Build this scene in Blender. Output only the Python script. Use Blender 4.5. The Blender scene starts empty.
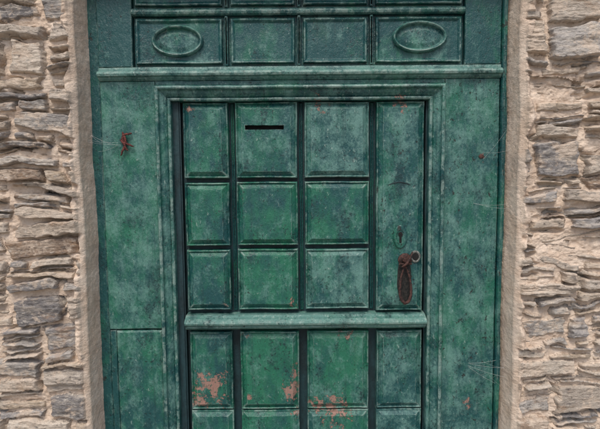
import bpy, bmesh, math, random
import numpy as np
from mathutils import Vector, Matrix, noise as mn

random.seed(7); np.random.seed(7)
sc = bpy.context.scene
TH = math.radians(4.7); D = 2.0; ZC = 1.38
CAMY = -D*math.cos(TH); CAMZ = ZC + D*math.sin(TH)
def X(u): return (u-300)*0.004
def Z(v):
    a = (214.5-v)*0.004
    t = -CAMY/(D*math.cos(TH)+a*math.sin(TH))
    return CAMZ + t*(-D*math.sin(TH)+a*math.cos(TH))

# ------------------------------------------------------------------ nodes
class NB:
    def __init__(s, name):
        s.m = bpy.data.materials.new(name); s.m.use_nodes = True
        s.t = s.m.node_tree; s.t.nodes.clear()
        s.out = s.t.nodes.new('ShaderNodeOutputMaterial')
        s.b = s.t.nodes.new('ShaderNodeBsdfPrincipled')
        s.t.links.new(s.b.outputs[0], s.out.inputs[0])
    def n(s, typ, **k):
        nd = s.t.nodes.new(typ)
        for a, v in k.items(): setattr(nd, a, v)
        return nd
    def set(s, sock, v):
        if isinstance(v, bpy.types.NodeSocket): s.t.links.new(v, sock)
        elif v is not None: sock.default_value = v
    def math(s, op, a, b=None, c=None, clamp=False):
        nd = s.n('ShaderNodeMath', operation=op, use_clamp=clamp)
        s.set(nd.inputs[0], a); s.set(nd.inputs[1], b)
        if c is not None: s.set(nd.inputs[2], c)
        return nd.outputs[0]
    def ramp(s, v, a, b, c=0.0, d=1.0, smooth=True):
        nd = s.n('ShaderNodeMapRange'); nd.interpolation_type = 'SMOOTHSTEP' if smooth else 'LINEAR'
        s.set(nd.inputs[0], v); s.set(nd.inputs[1], a); s.set(nd.inputs[2], b); s.set(nd.inputs[3], c); s.set(nd.inputs[4], d)
        return nd.outputs[0]
    def mix(s, f, a, b, mode='MIX'):
        nd = s.n('ShaderNodeMix', data_type='RGBA', blend_type=mode)
        s.set(nd.inputs[0], f)
        for i, v in ((6, a), (7, b)):
            if isinstance(v, tuple) and len(v) == 3: v = v+(1,)
            s.set(nd.inputs[i], v)
        return nd.outputs[2]
    def noise(s, vec, scale, detail=4, rough=.55, sc3=None, off=None, dist=0):
        if sc3 or off:
            mp = s.n('ShaderNodeMapping'); s.set(mp.inputs[0], vec)
            if sc3: mp.inputs[3].default_value = sc3
            if off: mp.inputs[1].default_value = off
            vec = mp.outputs[0]
        nd = s.n('ShaderNodeTexNoise'); s.set(nd.inputs['Vector'], vec)
        nd.inputs['Scale'].default_value = scale; nd.inputs['Detail'].default_value = min(detail, 5)
        nd.inputs['Roughness'].default_value = rough
        return nd.outputs[0]
    def bump(s, h, dist, strength=1.0, normal=None):
        nd = s.n('ShaderNodeBump'); nd.inputs['Distance'].default_value = dist
        nd.inputs['Strength'].default_value = strength
        s.set(nd.inputs['Height'], h)
        if normal is not None: s.set(nd.inputs['Normal'], normal)
        return nd.outputs[0]

def paint_material():
    k = NB('weathered_green_paint')
    geo = k.n('ShaderNodeNewGeometry'); P = geo.outputs['Position']
    at = k.n('ShaderNodeAttribute', attribute_name='tint')
    sp = k.n('ShaderNodeSeparateColor'); k.set(sp.inputs[0], at.outputs['Color'])
    green, chalk, flake, wear = sp.outputs[0], sp.outputs[1], sp.outputs[2], at.outputs['Alpha']
    big = k.noise(P, 3.6, 3, .6, sc3=(1, 1, .8))
    streak = k.noise(P, 12, 5, .72, sc3=(1.8, 1, .8))
    g = k.math('ADD', k.math('ADD', green, k.ramp(big, .3, .7, -.5, .4)), k.ramp(streak, .3, .7, -.45, .45), clamp=True)
    col = k.mix(g, (.008, .068, .070), (.016, .142, .082))
    yel = k.ramp(k.noise(P, 6, 5, .7, sc3=(1.3, 1, .9), off=(7, 7, 2)), .56, .76)
    col = k.mix(k.math('MULTIPLY', yel, .38), col, (.045, .160, .075))
    # faded chalky film: clouds broken up by fine tooth
    n1 = k.noise(P, 11, 5, .72, sc3=(1.25, 1, .9), off=(3, 1, 5))
    n2 = k.noise(P, 120, 4, .75, sc3=(1.0, 1, .75))
    f = k.math('ADD', k.math('MULTIPLY', n1, .70), k.math('MULTIPLY', n2, .30))
    thr = k.math('SUBTRACT', .635, k.math('MULTIPLY', chalk, .20))
    f1 = k.ramp(k.math('SUBTRACT', f, thr), -.05, .16)
    col = k.mix(k.math('MULTIPLY', f1, .70), col, (.14, .29, .25))
    # pale scratches and scuffs
    n3 = k.noise(P, 60, 5, .8, sc3=(1.1, 1, .6), off=(9, 2, 1))
    sc_ = k.ramp(k.math('ADD', n3, k.math('MULTIPLY', chalk, .07)), .65, .72)
    col = k.mix(k.math('MULTIPLY', sc_, .62), col, (.32, .43, .38))
    # dark dirt
    n4 = k.noise(P, 90, 4, .72, off=(2, 7, 4)); n4b = k.noise(P, 7, 5, .66, sc3=(1.3, 1, .8), off=(5, 5, 5))
    dk = k.ramp(k.math('ADD', n4, k.math('MULTIPLY', k.math('SUBTRACT', n4b, .5), .6)), .60, .66)
    col = k.mix(k.math('MULTIPLY', dk, .8), col, (.006, .020, .021))
    col = k.mix(k.ramp(n4b, .50, .72, 0, .7), col, (.007, .040, .045))
    drip = k.ramp(k.noise(P, 18, 5, .65, sc3=(2.6, 1, .16), off=(1, 8, 3)), .55, .68)
    col = k.mix(k.math('MULTIPLY', drip, .38), col, (.008, .040, .041))
    # flaking down to old dark wood
    n5 = k.noise(P, 34, 5, .74, sc3=(1, 1, .8), off=(4, 4, 9))
    fl = k.ramp(k.math('ADD', n5, k.math('MULTIPLY', flake, .14)), .70, .712)
    woodn = k.noise(P, 40, 4, .6, sc3=(4, 1, .15))
    wood = k.mix(k.ramp(woodn, .45, .75), (.010, .016, .015), (.055, .06, .05))
    col = k.mix(k.math('MULTIPLY', fl, .9), col, wood)
    tot = None
    for (u, v, r, w) in [(206, 384, .105, 1.1), (194, 400, .08, 1.1), (290, 390, .075, 1.1), (296, 374, .05, 1), (335, 412, .11, 1.1), (316, 408, .07, 1.1),
                      (298, 412, .06, 1), (472, 404, .05, .95), (292, 306, .04, 1.05), (224, 308, .03, .85), (192, 106, .05, .85),
                      (246, 398, .035, .9), (320, 104, .06, .8), (400, 104, .06, .85), (480, 158, .04, .9), (345, 331, .07, .8), (240, 333, .05, .85), (215, 400, .05, 1)]:
        d = k.n('ShaderNodeVectorMath', operation='DISTANCE'); k.set(d.inputs[0], P)
        d.inputs[1].default_value = (X(u), .01, Z(v))
        q = k.ramp(d.outputs['Value'], 0, r*1.35, w, 0)
        tot = q if tot is None else k.math('MAXIMUM', tot, q)
    n6 = k.noise(P, 36, 5, .78, off=(1, 4, 2))
    pk = k.ramp(k.math('ADD', n6, k.math('MULTIPLY', k.math('SUBTRACT', tot, 1), .26)), .45, .475)
    pk = k.math('MULTIPLY', pk, k.ramp(tot, .05, .2))
    col = k.mix(k.math('MULTIPLY', pk, .9), col, k.mix(woodn, (.27, .12, .095), (.36, .23, .18)))
    ed = k.math('MULTIPLY', k.ramp(wear, .35, 1), k.ramp(k.noise(P, 22, 5, .75, off=(8, 1, 1)), .45, .60))
    col = k.mix(k.math('MULTIPLY', ed, .7), col, (.25, .35, .31))
    k.set(k.b.inputs['Base Color'], col)
    r = k.ramp(n4b, .3, .7, .44, .20)
    r = k.math('ADD', r, k.math('MULTIPLY', k.math('ADD', k.math('ADD', fl, pk), k.math('MULTIPLY', f1, .3)), .3), clamp=True)
    k.set(k.b.inputs['Roughness'], r)
    grain = k.noise(P, 30, 4, .65, sc3=(3.5, 1, .3), off=(0, 3, 3))
    h = k.math('ADD', k.math('MULTIPLY', grain, .45), k.math('MULTIPLY', n2, .5))
    h = k.math('ADD', h, k.math('MULTIPLY', n3, 1.0))
    h = k.math('SUBTRACT', h, k.math('MULTIPLY', k.math('ADD', fl, pk), .7))
    h = k.math('ADD', h, k.math('MULTIPLY', n1, 2.6))
    k.set(k.b.inputs['Normal'], k.bump(h, .0028, 1.0))
    return k.m

def wall_material():
    k = NB('schist_and_mortar')
    geo = k.n('ShaderNodeNewGeometry'); P = geo.outputs['Position']
    at = k.n('ShaderNodeAttribute', attribute_name='stone')
    mask = at.outputs['Alpha']
    s1 = k.noise(P, 9, 5, .7, sc3=(.8, 1, 2.6))
    s2 = k.noise(P, 60, 5, .75, sc3=(.7, 1, 1.7))
    st = k.mix(k.ramp(s1, .44, .72), at.outputs['Color'], (.68, .59, .49))
    st = k.mix(k.ramp(s1, .46, .32, 0, .6), st, (.20, .18, .17))
    rust = k.ramp(k.noise(P, 7, 4, .7, sc3=(1, 1, 2), off=(4, 2, 2)), .54, .68)
    st = k.mix(k.math('MULTIPLY', rust, .55), st, (.44, .28, .17))
    st = k.mix(k.ramp(s2, .53, .67, 0, .7), st, (.74, .67, .58))
    st = k.mix(k.ramp(s2, .45, .33, 0, .85), st, (.085, .075, .07))
    sm = k.ramp(k.noise(P, 12, 5, .74, off=(6, 6, 6)), .51, .59)
    st = k.mix(k.math('MULTIPLY', sm, .75), st, (.72, .59, .47))
    m1 = k.noise(P, 14, 4, .65)
    mo = k.mix(k.ramp(m1, .3, .7), (.66, .51, .39), (.84, .70, .57))
    mo = k.mix(k.ramp(s2, .44, .32, 0, .5), mo, (.44, .34, .27))
    mo = k.mix(k.ramp(k.noise(P, 5, 5, .7, off=(1, 9, 9)), .50, .68, 0, .55), mo, (.50, .42, .35))
    col = k.mix(mask, mo, st)
    k.set(k.b.inputs['Base Color'], col)
    k.b.inputs['Roughness'].default_value = .9
    k.b.inputs['Specular IOR Level'].default_value = .2
    g = k.noise(P, 230, 3, .7); lay = k.noise(P, 26, 5, .78, sc3=(.6, 1, 2.4))
    h = k.math('ADD', k.math('MULTIPLY', g, .5), k.math('MULTIPLY', k.math('MULTIPLY', lay, k.math('ADD', k.math('MULTIPLY', mask, .7), .3)), 2.6))
    h = k.math('ADD', h, k.math('MULTIPLY', s2, 1.3))
    k.set(k.b.inputs['Normal'], k.bump(h, .006, 1.0))
    return k.m

def simple(name, c1, c2, scale=20, rough=.8, metal=0, bump=.002, sc3=None):
    k = NB(name); geo = k.n('ShaderNodeNewGeometry'); P = geo.outputs['Position']
    n = k.noise(P, scale, 4, .7, sc3=sc3)
    k.set(k.b.inputs['Base Color'], k.mix(k.ramp(n, .35, .65), c1, c2))
    k.b.inputs['Roughness'].default_value = rough; k.b.inputs['Metallic'].default_value = metal
    k.set(k.b.inputs['Normal'], k.bump(k.noise(P, scale*3, 4, .7), bump, 1))
    return k.m

PAINT = paint_material(); WALL = wall_material()
RUST = simple('rusted_iron', (.014, .011, .011), (.12, .055, .043), 110, .5, .4, .003)
BLACKIRON = simple('blackened_iron', (.006, .008, .008), (.040, .035, .03), 90, .5, .3, .002)
REDRUST = simple('red_rust', (.03, .010, .009), (.20, .05, .04), 130, .8, 0, .003)
DARK = simple('dark_void', (.004, .005, .005), (.012, .012, .011), 20, .95)
SHADE_AND_SCAR = simple('groove_shade_and_scar_paint', (.004, .018, .022), (.010, .042, .050), 26, .6, 0, .002, (1, 1, .3))  # paint colour darkened to put shade into grooves and gaps; also colours the scar
WEB = simple('spider_silk', (.35, .38, .36), (.6, .62, .6), 60, .7)
STEEL = simple('tarnished_steel', (.05, .06, .055), (.26, .27, .24), 110, .5, .4)
GROUND = simple('worn_paving', (.22, .19, .16), (.34, .30, .26), 8, .9, 0, .006)
SLATE = simple('slate_slab', (.13, .125, .12), (.24, .22, .2), 12, .8, 0, .005, (1, 1, 3))
TIMBER = simple('old_timber', (.07, .05, .035), (.16, .12, .085), 14, .85, 0, .004, (.2, 1, 4))

# ------------------------------------------------------------------ helpers
def empty(name):
    e = bpy.data.objects.new(name, None); sc.collection.objects.link(e); return e
def jit(x, z, a=1.0):
    v = mn.noise_vector(Vector((x*7, 3.1, z*7))); w = mn.noise_vector(Vector((x*60, 7.7, z*60)))
    return x + a*(.0022*v.x + .0007*w.x), z + a*(.0022*v.z + .0007*w.z)

class Part:
    def __init__(s): 
        s.bm = bmesh.new(); s.col = s.bm.verts.layers.float_color.new('tint'); s.t = (.5, .5, .2, 1)
    def v(s, x, y, z, a=1.0):
        x, z = jit(x, z, a); q = s.bm.verts.new((x, y, z)); q[s.col] = s.t; return q
    def rings(s, R, tint=None, cap=True, step=.015, mat=0, capmat=None):
        """nested rectangles (x0,x1,z0,z1,y) outermost first"""
        if tint: s.t = tint
        x0, x1, z0, z1, _ = R[0]
        if capmat is None:
            a, b, c, d, y = R[-1]; e = .004
            R = R + [(a+e, b-e, c+e, d-e, y)]
        nx = max(2, int((x1-x0)/step)); nz = max(2, int((z1-z0)/step))
        loops = []
        for (a, b, c, d, y) in R:
            L = []
            for i in range(nx): L.append((a+(b-a)*i/nx, c))
            for i in range(nz): L.append((b, c+(d-c)*i/nz))
            for i in range(nx): L.append((b-(b-a)*i/nx, d))
            for i in range(nz): L.append((a, d-(d-c)*i/nz))
            loops.append([s.v(p[0], y, p[1]) for p in L])
        for A, B in zip(loops, loops[1:]):
            n = len(A)
            for i in range(n):
                f = s.bm.faces.new((A[i], A[(i+1) % n], B[(i+1) % n], B[i])); f.material_index = mat
        if cap:
            f = s.bm.faces.new(loops[-1]); f.material_index = capmat if capmat is not None else mat
    def panel(s, x0, x1, z0, z1, prof, tint=None, hole=None, **k):
        R = [(x0+i, x1-i, z0+i, z1-i, y) for i, y in prof]
        if hole:
            y = prof[-1][1]; a, b, c, d = hole
            R += [(a-.004, b+.004, c-.004, d+.004, y), hole+(y,), hole+(y+.025,)]
            s.rings(R, tint, capmat=1, **k)
        else: s.rings(R, tint, **k)
    def sweep(s, xl, xr, zb, zt, prof, tint=None, step=.02):
        if tint: s.t = tint
        nz = int((zt-zb)/step); nx = int((xr-xl)/step); rows = []
        for o, y in prof:
            L = [(xl+o, zb+(zt-o-zb)*i/nz) for i in range(nz)] + [(xl+o+(xr-xl-2*o)*i/nx, zt-o) for i in range(nx)] \
              + [(xr-o, zt-o-(zt-o-zb)*i/nz) for i in range(nz+1)]
            rows.append([s.v(p[0], y, p[1], .7) for p in L])
        for A, B in zip(rows, rows[1:]):
            for i in range(len(A)-1): s.bm.faces.new((A[i], B[i], B[i+1], A[i+1]))
    def rail(s, x0, x1, prof, tint=None, step=.02):
        if tint: s.t = tint
        n = int((x1-x0)/step); rows = [[s.v(x0+(x1-x0)*i/n, y, z, .7) for i in range(n+1)] for z, y in prof]
        for A, B in zip(rows, rows[1:]):
            for i in range(n): s.bm.faces.new((A[i], B[i], B[i+1], A[i+1]))
        s.bm.faces.new([r[0] for r in rows]); s.bm.faces.new([r[-1] for r in rows][::-1])
    def done(s, name, parent, mats=None, smooth=False):
        mats = mats or (PAINT, DARK)
        bmesh.ops.recalc_face_normals(s.bm, faces=s.bm.faces)
        s.bm.faces.ensure_lookup_table()
        cap = max(s.bm.faces, key=lambda f: f.calc_area())
        if cap.normal.y > 0: bmesh.ops.reverse_faces(s.bm, faces=s.bm.faces)
        for v in s.bm.verts:
            a = 0
            for e in v.link_edges:
                if len(e.link_faces) == 2: a = max(a, e.calc_face_angle_signed(0))
            c = v[s.col]; v[s.col] = (c[0], c[1], c[2], min(1, a/.8))
        me = bpy.data.meshes.new(name); s.bm.to_mesh(me); s.bm.free()
        for m in mats: me.materials.append(m)
        o = bpy.data.objects.new(name, me); sc.collection.objects.link(o); o.parent = parent; return o

def box(name, x0, x1, y0, y1, z0, z1, mat, parent):
    bm = bmesh.new(); bmesh.ops.create_cube(bm, size=1)
    for v in bm.verts:
        v.co = Vector(((x0+x1)/2+v.co.x*(x1-x0), (y0+y1)/2+v.co.y*(y1-y0), (z0+z1)/2+v.co.z*(z1-z0)))
    bmesh.ops.bevel(bm, geom=bm.edges[:], offset=min(.006, (y1-y0)*.2), segments=2, affect='EDGES')
    me = bpy.data.meshes.new(name); bm.to_mesh(me); bm.free(); me.materials.append(mat)
    o = bpy.data.objects.new(name, me); sc.collection.objects.link(o); o.parent = parent; return o

def tube(name, paths, mat, parent, res=3):
    cu = bpy.data.curves.new(name, 'CURVE'); cu.dimensions = '3D'; cu.bevel_depth = 1; cu.bevel_resolution = res; cu.use_fill_caps = True
    for pts, rad in paths:
        sp = cu.splines.new('POLY'); sp.points.add(len(pts)-1)
        for i, p in enumerate(pts):
            sp.points[i].co = (*p, 1); sp.points[i].radius = rad[i] if isinstance(rad, (list, tuple)) else rad
    tmp = bpy.data.objects.new(name+'_c', cu); sc.collection.objects.link(tmp)
    me = bpy.data.meshes.new_from_object(tmp.evaluated_get(bpy.context.evaluated_depsgraph_get()))
    bpy.data.objects.remove(tmp); me.name = name
    me.materials.clear(); me.materials.append(mat)
    me.polygons.foreach_set('use_smooth', [True]*len(me.polygons))
    o = bpy.data.objects.new(name, me); sc.collection.objects.link(o)
    if parent: o.parent = parent
    return o

# ------------------------------------------------------------------ door leaf (stable door)
door = empty('stable_door')
ZB = .12
BASE = .060
p = Part()
def blk(u0, u1, v0, v1, tint, top=.018, hole=None):
    x0, x1, z0, z1 = X(u0), X(u1), Z(v1), Z(v0)
    prof = [(0, BASE), (.0005, top+.013), (.002, top+.007), (.005, top+.004), (.008, top+.007), (.010, top+.0115), (.025, top+.000), (.0265, top-.0032), (.029, top-.0035)]
    p.panel(x0, x1, z0, z1, prof, tint, hole)
cols = [(184, 229), (236, 298), (305, 370), (377, 425)]
T = [[(.3, .6, .2), (.35, .5, .15), (.35, .6, .2)],
     [(.4, .65, .1), (.7, .45, .1), (.85, .6, .25)],
     [(.2, 1.0, .2), (.6, .5, .1), (.25, .95, .2)]]
for c, (u0, u1) in enumerate(cols[:3]):
    for r, (v0, v1) in enumerate([(101, 178), (182, 246), (250, 311)]):
        hole = (X(246), X(284.5), Z(129), Z(124.5)) if (c == 1 and r == 0) else None
        blk(u0, u1, v0+random.uniform(-.6, .6), v1, T[c][r]+(1,), .018+random.uniform(-.0015, .0015), hole)
blk(377, 425, 101, 313, (.3, .8, .5, 1))
p.done('upper_leaf_panels', door)
p = Part()
for c, (u0, u1) in enumerate(cols):
    tt = [(.5, .6, .3, 1), (.9, .5, .2, 1), (.8, .6, .25, 1), (.3, .8, .4, 1)][c]
    blk(u0+1, u1, 333, 411.5, tt)
    p.panel(X(u0+1), X(u1), ZB+.1, Z(412.4), [(0, BASE), (.0005, .0285), (.002, .026), (.006, .0255), (.009, .027), (.022, .019), (.024, .0175)], tt)
p.done('lower_leaf_panels', door)
p = Part()
p.rail(X(182.5), X(427), [(Z(315), BASE), (Z(315.5), .012), (Z(317), .002), (Z(318), -.012), (Z(319.5), -.021), (Z(321.5), -.024), (Z(323.2), -.022), (Z(324.3), -.012),
        (Z(325.5), -.004), (Z(327), -.004), (Z(328.3), .002), (Z(329.6), .012), (Z(330), BASE)], (.25, 1.5, .15, 1))
p.done('weather_rail', door)
p = Part(); p.panel(X(182.5), X(427), ZB, ZB+.095, [(0, BASE), (0, .01), (.006, .006), (.02, .004)], (.4, .5, .3, 1)); p.done('kick_board', door)
box('leaf_backing', X(180), X(428), BASE+.0005, .088, ZB, Z(96), SHADE_AND_SCAR, door)
p = Part()
for a, b in [(229, 236), (298, 305), (370, 377)]:
    p.panel(X(a+1.8), X(b-1.8), Z(313), Z(101), [(0, BASE), (0, BASE-.004), (.0025, BASE-.007), (.004, BASE-.0075)], (.0, .2, .2, 1))
p.done('groove_beads', door)

# ------------------------------------------------------------------ frame
frame = empty('door_frame')
p = Part()
mould = [(0, .012), (0, -.014), (.004, -.022), (.011, -.025), (.016, -.022), (.019, -.012), (.023, -.008), (.032, -.005), (.043, .004), (.048, .010), (.050, .003), (.056, .001), (.061, .004), (.063, .012), (.064, .068)]
p.sweep(X(159), X(443), ZB, Z(85), [(o*.93, y) for o, y in mould], (.2, .85, .2, 1))
p.done('opening_moulding', frame)
def board(nm, u0, u1, za, zb, y, tint, e=.003):
    q = Part(); q.panel(X(u0), X(u1), za, zb, [(0, .03), (0, y+e), (e*.4, y+e*.4), (e*1.2, y)], tint); return q.done(nm, frame)
ZTOP = Z(-26)
board('jamb_board_left', 105, 158.6, Z(327.5), Z(80), 0, (.65, .85, .1, 1))
board('jamb_plinth_left', 112, 158.6, ZB, Z(329), -.003, (.45, .65, .2, 1), .006)
board('jamb_plinth_strip', 105, 111.3, ZB, Z(328.6), .004, (.1, .4, .2, 1))
board('jamb_board_right', 443.4, 497, ZB, Z(80), 0, (.3, .85, .62, 1))
board('header_board', 159, 443, Z(84.7), Z(80), -.001, (.25, .7, .2, 1))
board('edge_strip_left', 88, 104.4, ZB, ZTOP, .010, (.05, .4, .3, 1), .005)
board('edge_strip_right', 503.6, 514, ZB, ZTOP, .010, (.05, .4, .4, 1), .005)
q = Part(); q.panel(X(497.6), X(503), ZB, ZTOP, [(0, .03), (.001, -.004), (.004, -.011), (.007, -.012)], (.2, .5, .5, 1)); q.done('edge_bead_right', frame)
p = Part()
p.rail(X(104.8), X(497.2), [(Z(66), .02), (Z(66.3), -.002), (Z(69), -.004), (Z(70), -.012), (Z(71), -.022), (Z(73.5), -.028), (Z(75.5), -.025), (Z(76.5), -.014), (Z(78), -.010), (Z(79.6), -.001), (Z(79.8), .02)], (.1, 1.15, .1, 1))
p.rail(X(138.5), X(461.5), [(Z(7), .02), (Z(7.3), .004), (Z(9), -.004), (Z(11), -.007), (Z(13), -.004), (Z(14.2), .004), (Z(14.5), .02)], (.0, .7, .1, 1))
p.done('transom_rails', frame)
board('transom_stile_left', 104.8, 138, Z(65.8), ZTOP, -.001, (.0, .3, .15, 1))
board('transom_stile_right', 462, 497.2, Z(65.8), ZTOP, -.001, (.0, .3, .4, 1))
p = Part()
tc = [(139, 228), (232, 298.5), (302.5, 369), (373, 461)]
for i, (a, b) in enumerate(tc):
    for (v0, v1) in [(15, 65), (ZTOP, 6.5)]:
        z1 = Z(v0) if v0 == 15 else ZTOP
        t = (.0+.08*(i % 2), .5, .25, 1)
        p.panel(X(a), X(b), Z(v1), z1, [(0, .022), (.008, .021), (.009, .008), (.012, .003), (.016, .004), (.024, .012), (.026, .0125)], t)
for (a, b) in [(228.6, 231.4), (299.1, 301.9), (369.6, 372.4)]:
    p.panel(X(a), X(b), Z(65.5), Z(15), [(0, .022), (0, .004), (.002, .0), (.004, -.0005)], (.05, .5, .15, 1))
    p.panel(X(a), X(b), Z(6.5), ZTOP, [(0, .022), (0, .004), (.002, .0), (.004, -.0005)], (.05, .5, .15, 1))
p.done('transom_panels', frame)
def oval(nm, u, v, ru, rv):
    q = Part(); q.t = (.1, .9, .1, 1); N = 64; cx, cz = X(u), Z(v); rx, rz = ru*.004, rv*.004
    prof = [(.005, .013), (.005, .003), (.002, -.004), (-.001, -.007), (-.004, -.006), (-.008, .000), (-.010, .008), (-.013, .011), (-.018, .0095), (-.030, .0065)]
    rows = [[q.v(cx+(rx+o)*math.cos(2*math.pi*i/N), y, cz+(rz+o)*math.sin(2*math.pi*i/N), .6) for i in range(N)] for o, y in prof]
    for A, B in zip(rows, rows[1:]):
        for i in range(N): q.bm.faces.new((A[i], A[(i+1) % N], B[(i+1) % N], B[i]))
    q.bm.faces.new(rows[-1]); q.done(nm, frame)
oval('oval_boss_left', 182, 39.5, 24, 14); oval('oval_boss_right', 418, 37.5, 25.5, 14)
box('frame_backing', X(86), X(181), .0305, .09, ZB, ZTOP, SHADE_AND_SCAR, frame)
box('frame_backing_right', X(427), X(515), .0305, .09, ZB, ZTOP, SHADE_AND_SCAR, frame)
box('transom_backing', X(181.2), X(426.8), .0225, .09, Z(97), ZTOP, SHADE_AND_SCAR, frame)

# ------------------------------------------------------------------ ironmongery
def disc(nm, u, v, ru, rv, prof, mat, parent, N=32):
    bm = bmesh.new(); rows = []
    for s_, y in prof:
        rows.append([bm.verts.new((X(u)+ru*.004*s_*math.cos(2*math.pi*i/N)*(1+.07*mn.noise(Vector((i*.5, s_, u)))), y, Z(v)+rv*.004*s_*math.sin(2*math.pi*i/N))) for i in range(N)])
    for A, B in zip(rows, rows[1:]):
        for i in range(N): bm.faces.new((A[i], A[(i+1) % N], B[(i+1) % N], B[i]))
    bm.faces.new(rows[-1]); bmesh.ops.recalc_face_normals(bm, faces=bm.faces)
    l = bm.verts.layers.float_color.new('tint')
    for w in bm.verts: w[l] = (.2, .7, .7, .3)
    me = bpy.data.meshes.new(nm); bm.to_mesh(me); bm.free(); me.materials.append(mat)
    o = bpy.data.objects.new(nm, me); sc.collection.objects.link(o); o.parent = parent; return o
F = .0135
disc('lock_escutcheon', 401, 238, 7, 12, [(1, F+.003), (1, F-.004), (.9, F-.007), (.6, F-.008), (.5, F-.006)], PAINT, door)
disc('keyhole_eye', 401, 235.5, 2.2, 2.6, [(1, F-.0055), (1, F-.0085), (.5, F-.0086)], DARK, door)
box('keyhole_slot', X(399.9), X(402.1), F-.0088, F-.005, Z(244), Z(236.5), DARK, door)
disc('latch_cylinder', 416.5, 258, 5.2, 6.2, [(1, F+.003), (1, F-.004), (.85, F-.006), (.62, F-.004), (.6, F+.0)], STEEL, door)
disc('latch_cylinder_hole', 416.5, 258, 3.3, 4, [(1, F-.001), (1, F-.0046), (.5, F-.0046)], DARK, door)
handle = empty('door_handle')
disc('handle_backplate_top', 406, 261, 7, 6.5, [(1, F+.003), (1, F-.003), (.8, F-.006), (.5, F-.009), (.45, F-.02), (.3, F-.026)], RUST, handle)
disc('handle_backplate', 405.5, 281, 7.2, 24, [(1, F+.003), (1, F-.001), (.9, F-.003), (.6, F-.003)], BLACKIRON, handle)
def hp(u, v, y): return (X(u), y, Z(v))
yy = F-.018
pts = []; rad = []
for i in range(33):
    a = 2*math.pi*i/32
    w = 5.4*math.sin(a)*(1+.35*math.cos(a+math.pi))
    pts.append(hp(405.3+w, 285-17.5*math.cos(a), yy-.008*(1-math.cos(a)))); rad.append(.0038+.0028*(1-math.cos(a))/2+.0004*math.sin(i*3.3))
tube('drop_loop', [(pts, rad)], RUST, handle)
tube('pivot_pin', [([hp(399, 265, yy+.002), hp(412, 264.5, yy+.002)], .0045), ([hp(405.5, 304, F-.002), hp(405.5, 304, F-.014)], [.005, .007])], RUST, handle)
tube('thumb_lever', [([hp(413, 253, F-.012), hp(410, 258, F-.026), hp(406, 264, F-.033), hp(402, 267, F-.028)], [.003, .0055, .006, .004])], RUST, handle)
tube('pull_scar', [([hp(388+i*2.6, 186-3.0*math.sin(math.pi*i/9), F-.0005) for i in range(10)], [.0006, .0015, .002, .002, .002, .002, .002, .002, .0015, .0006])], SHADE_AND_SCAR, door)
disc('jamb_nail_hole', 480, 158, 2.6, 2.0, [(1, .004), (1, -.003), (.6, -.004)], RUST, frame)

def wig(p0, p1, n, amp, y0):
    out = []
    for i in range(n+1):
        t = i/n; out.append(hp(p0[0]+(p1[0]-p0[0])*t+random.uniform(-amp, amp), p0[1]+(p1[1]-p0[1])*t+random.uniform(-amp, amp), y0-.006*math.sin(math.pi*t)))
    return out
def sc_r(l, f=.68): return [x*f for x in l]
hook = tube('rusted_gate_hook', [
    (wig((126, 131), (128, 146), 7, .7, -.006), sc_r([.004, .007, .008, .007, .008, .007, .008, .006])),
    (wig((128, 146), (124, 154), 5, .5, -.008), sc_r([.008, .007, .006, .006, .005, .003])),
    (wig((127, 134), (136, 132), 5, .6, -.010), sc_r([.007, .007, .006, .006, .006, .005])),
    (wig((127, 141), (137, 145), 5, .6, -.010), sc_r([.007, .008, .006, .006, .005, .003])),
    (wig((125, 138), (132, 150), 5, .7, -.012), sc_r([.005, .006, .007, .006, .006, .003])),
    (wig((129, 134), (131, 143), 5, .7, -.012), sc_r([.005, .006, .006, .005, .005, .003])),
    ([hp(128, 139, .01), hp(128, 139, -.012)], [.003, .006])], REDRUST, None)

def web(name, anchors, hub, yh, links, seed, r=.0003):
    random.seed(seed); paths = []; R = []
    for (u, v, y) in anchors:
        a = Vector(hp(hub[0]+random.uniform(-1.5, 1.5), hub[1]+random.uniform(-4, 4), yh)); b = Vector(hp(u, v, y)); pts = []
        sg = random.uniform(.5, 1.4)
        for i in range(9):
            t = i/8; q = a.lerp(b, t); q.z -= .006*math.sin(math.pi*t)*sg; pts.append(tuple(q))
        R.append([Vector(x) for x in pts]); paths.append((pts, r))
    for k in range(links):
        A, B = random.choice(list(zip(R, R[1:])))
        a, b = A[random.randint(3, 8)], B[random.randint(2, 8)]; m = (a+b)/2 - Vector((0, 0, .004)); paths.append(([tuple(a), tuple(m), tuple(b)], r*.7))
    return tube(name, paths, WEB, None, 1)
web('cobweb', [(98, 134, -.03), (97, 139, -.05), (97, 141, -.05), (102, 150, -.01)], (122, 141), -.004, 3, 1, .0003)
web('cobweb', [(503, 360, -.01), (504, 366, -.04), (505, 374, -.05), (503, 386, -.01)], (472, 364), -.002, 6, 3, .0003)
web('cobweb', [(504, 206, -.02), (506, 210, -.04)], (474, 208), -.002, 1, 4, .0003)
web('cobweb', [(504, 130, -.02), (505, 152, -.04)], (481, 158), -.004, 0, 6, .00025)

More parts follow.
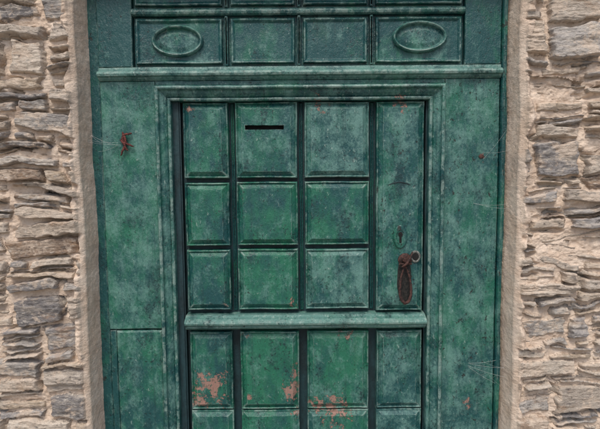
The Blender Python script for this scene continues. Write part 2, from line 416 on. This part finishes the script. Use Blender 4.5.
# ------------------------------------------------------------------ walls
def vnoise(x, y, seed):
    rs = np.random.RandomState(seed); G = rs.rand(256, 256)
    xi = np.floor(x).astype(int); yi = np.floor(y).astype(int); fx = x-xi; fy = y-yi
    fx = fx*fx*fx*(fx*(fx*6-15)+10); fy = fy*fy*fy*(fy*(fy*6-15)+10)
    a = G[xi & 255, yi & 255]; b = G[(xi+1) & 255, yi & 255]; c = G[xi & 255, (yi+1) & 255]; d = G[(xi+1) & 255, (yi+1) & 255]
    return ((a*(1-fx)+b*fx)*(1-fy)+(c*(1-fx)+d*fx)*fy)*2-1
def fbm(x, y, seed, o=4, g=.5):
    s = 0; a = 1; n = 0
    for i in range(o):
        s = s+a*vnoise(x*2**i+11.3*i, y*2**i+5.7*i, seed+i); n += a; a *= g
    return s/n
def sst(a, b, x):
    t = np.clip((x-a)/(b-a), 0, 1); return t*t*(3-2*t)

PAL = [(.58, .49, .40), (.44, .41, .38), (.27, .255, .25), (.42, .31, .23), (.66, .57, .47), (.50, .43, .36), (.60, .50, .40), (.36, .34, .33), (.55, .44, .33)]
def stone_height(A, B, seed, thick, mortar_up, edge):
    rs = np.random.RandomState(seed)
    wa = A + .026*fbm(A*5, B*9, seed+20, 3) + .011*fbm(A*26, B*34, seed+25, 3)
    wb = B + .032*fbm(A*4, B*6, seed+30, 3) + .011*fbm(A*16, B*24, seed+35, 3) - .02*(A-.2)
    cells = []
    def split(a0, a1, b0, b1, dep):
        w, h = a1-a0, b1-b0
        hm = thick*rs.choice([.45, .8, 1.3, 2.1])*rs.uniform(.8, 1.2); wm = rs.uniform(.14, .46)
        if h > hm and h > .022:
            t = rs.uniform(.25, .75); m = b0+h*t; split(a0, a1, b0, m, dep+1); split(a0, a1, m, b1, dep+1)
        elif w > wm:
            t = rs.uniform(.25, .75); m = a0+w*t; split(a0, m, b0, b1, dep+1); split(m, a1, b0, b1, dep+1)
        else: cells.append((a0, a1, b0, b1))
    z = -.3
    while z < 3.3:
        hh = rs.uniform(.14, .40); a = -.05-rs.uniform(0, .2)
        while a < 1.7:
            ww = rs.uniform(.16, .6); split(a, a+ww, z, z+hh, 0); a += ww
        z += hh
    S = np.full(A.shape, -.03); C = np.zeros(A.shape+(3,))
    strata = fbm(A*3.2, B*28, seed+40, 4, .62); strata2 = fbm(A*16, B*54, seed+50, 3, .6)
    blob = fbm(A*14, B*20, seed+55, 4, .6)
    for (a0, a1, b0, b1) in cells:
        tl = rs.uniform(-.14, .14); r = rs.uniform(size=10)
        cb = wb + tl*(wa-(a0+a1)/2)
        m = (wa > a0) & (wa < a1) & (cb > b0) & (cb < b1)
        c = np.array(PAL[rs.randint(len(PAL))])*rs.uniform(.8, 1.12)
        if not m.any(): continue
        x, y = wa[m], cb[m]
        cor = np.minimum(x-a0, a1-x); ver = np.minimum(y-b0, b1-y)
        d = np.minimum(cor*(.4+.5*r[6]), ver) - .0036
        h = -.022+sst(0, .005+.007*r[0], d)*(.024+.026*r[1])
        h += (x-(a0+a1)/2)*(r[2]-.5)*.14+(y-(b0+b1)/2)*(r[3]-.45)*.35
        st = strata[m]; k = 3+4*r[5]; lay = r[7]**1.3
        fl = np.floor(st*k)/k; fr = st*k-np.floor(st*k)
        h += (fl+sst(0, .2, fr)/k)*(.004+.026*lay*r[4])
        h += strata2[m]*.003*(.3+lay) + blob[m]*.009*(1.15-lay)
        S[m] = h; C[m] = c
    S += .0026*fbm(A*60, B*80, seed+60, 3)
    M = -.008+mortar_up + .014*fbm(A*5, B*8, seed+70, 3) + .008*fbm(A*20, B*34, seed+75, 3) + .0035*fbm(A*90, B*110, seed+80, 3)
    void = sst(.15, .5, fbm(A*9, B*18, seed+85, 3)); M -= void*.022
    M += (1-sst(edge*.4, edge*1.6, A+.03*fbm(A*6+3, B*9, seed+90, 3)))*.024
    mask = sst(-.0012, .0016, S-M)
    return np.maximum(S, M), C, mask

wallo = empty('stone_wall')
FRONT = -.090
def grid_obj(name, PX, PY, PZ, C, mask, flip):
    nr, nc = PX.shape
    co = np.stack([PX, PY, PZ], -1).reshape(-1, 3).astype(np.float32)
    idx = np.arange(nr*nc).reshape(nr, nc)
    f = np.stack([idx[:-1, :-1], idx[:-1, 1:], idx[1:, 1:], idx[1:, :-1]], -1).reshape(-1, 4)
    if flip: f = f[:, ::-1]
    me = bpy.data.meshes.new(name); n = len(f)
    me.vertices.add(len(co)); me.vertices.foreach_set('co', co.ravel())
    me.loops.add(n*4); me.loops.foreach_set('vertex_index', f.ravel().astype(np.int32))
    me.polygons.add(n); me.polygons.foreach_set('loop_start', np.arange(0, n*4, 4, dtype=np.int32))
    me.update(calc_edges=True)
    me.polygons.foreach_set('use_smooth', np.ones(n, bool))
    at = me.color_attributes.new('stone', 'FLOAT_COLOR', 'POINT')
    at.data.foreach_set('color', np.concatenate([C, mask[..., None]], -1).reshape(-1).astype(np.float32))
    me.materials.append(WALL)
    o = bpy.data.objects.new(name, me); sc.collection.objects.link(o); o.parent = wallo; return o
def side_wall(name, side, xc, seed, thick, mu, edge):
    r = .018; rev = np.arange(.04, FRONT+r, -.003)
    arc = np.linspace(0, math.pi/2, 14)[:-1]
    s1 = np.arange(0, .48, .0022); s2 = .48+np.cumsum(np.linspace(.003, .02, 75)); fr = np.concatenate([s1, s2])
    bx = np.concatenate([-(rev-rev[-1])*.16, r-r*np.cos(arc), r+fr]); by = np.concatenate([rev, FRONT+r-r*np.sin(arc), np.full(len(fr), FRONT)])
    nx = np.concatenate([-np.ones(len(rev)), -np.cos(arc), np.zeros(len(fr))]); ny = np.concatenate([np.zeros(len(rev)), -np.sin(arc), -np.ones(len(fr))])
    al = np.concatenate([-.02-(rev-rev[-1]), -.02+arc/(math.pi/2)*.02, fr+.004])
    z = np.concatenate([np.arange(-.02, .42, .012), np.arange(.42, 2.36, .0024), np.arange(2.36, 3.2, .012)])
    A, B = np.meshgrid(al, z)
    Aw = np.where(A < 0, A*.5, A)
    H, C, M = stone_height(Aw, B, seed, thick, mu, edge)
    rv = sst(-.01, .012, A)
    Hm = .004*fbm(A*9, B*7, seed+5, 4)+.002*fbm(A*70, B*70, seed+6, 3)
    H = H*rv+(Hm+.002)*(1-rv); M = M*sst(-.004, .012, A)
    wob = .008*fbm(B*3, B*0+seed, seed+7, 3)
    PX = xc+side*(bx[None, :]+wob) + side*nx[None, :]*H*np.where(A < 0, .6, 1)
    PY = by[None, :]+ny[None, :]*H
    grid_obj(name, PX, PY, B, C, M, side < 0)
side_wall('wall_face_left', -1, -.834, 101, .105, 0.0, .014)
side_wall('wall_face_right', 1, .832, 205, .068, .003, .018)
al = np.arange(-.84, .841, .006); z = np.arange(ZTOP+.16, 3.2, .008)
A, B = np.meshgrid(al, z); H, C, M = stone_height(A+.9, B, 303, .07, 0, .0)
grid_obj('wall_face_above', A, FRONT-H, B, C, M, False)
box('timber_lintel', -.83, .83, FRONT-.004, .12, ZTOP+.001, ZTOP+.162, TIMBER, wallo)
box('wall_core_left', -2.9, -.86, -.02, .5, 0, 3.2, WALL, wallo)
box('wall_core_right', .86, 2.9, -.02, .5, 0, 3.2, WALL, wallo)
box('wall_core_above', -.86, .86, .13, .5, ZTOP, 3.2, WALL, wallo)
st = box('doorstep', -.86, .86, -.32, .1, -.02, ZB-.004, SLATE, None)

bm = bmesh.new(); bmesh.ops.create_grid(bm, x_segments=4, y_segments=4, size=150)
me = bpy.data.meshes.new('ground'); bm.to_mesh(me); bm.free(); me.materials.append(GROUND)
g = bpy.data.objects.new('ground', me); sc.collection.objects.link(g)

# ------------------------------------------------------------------ light
w = bpy.data.worlds.new('World'); sc.world = w; w.use_nodes = True
nt = w.node_tree; bg = nt.nodes['Background']; sky = nt.nodes.new('ShaderNodeTexSky'); sky.sky_type = 'NISHITA'; sky.sun_disc = False
el, az = math.radians(56), math.radians(-10)
dirn = Vector((math.sin(az)*math.cos(el), -math.cos(az)*math.cos(el), math.sin(el)))
sky.sun_elevation = el; sky.sun_rotation = math.atan2(dirn.x, dirn.y)
sky.dust_density = 3
nt.links.new(sky.outputs[0], bg.inputs[0]); bg.inputs[1].default_value = .15
L = bpy.data.lights.new('sun', 'SUN'); L.energy = 2.1; L.angle = math.radians(22); L.color = (1, .94, .86)
so = bpy.data.objects.new('sun', L); sc.collection.objects.link(so)
so.rotation_euler = (-dirn).to_track_quat('-Z', 'Y').to_euler()

cd = bpy.data.cameras.new('camera'); cam = bpy.data.objects.new('camera', cd); sc.collection.objects.link(cam)
cd.sensor_width = 36; cd.lens = 36*D/2.4; cd.clip_end = 1000; cd.clip_start = .05
cam.matrix_world = Matrix.Translation((0, CAMY, CAMZ)) @ Matrix.Rotation(math.pi/2-TH, 4, 'X') @ Matrix.Rotation(math.radians(-.5), 4, 'Z')
sc.camera = cam
sc.view_settings.view_transform = 'Standard'; sc.view_settings.look = 'None'; sc.view_settings.exposure = 0
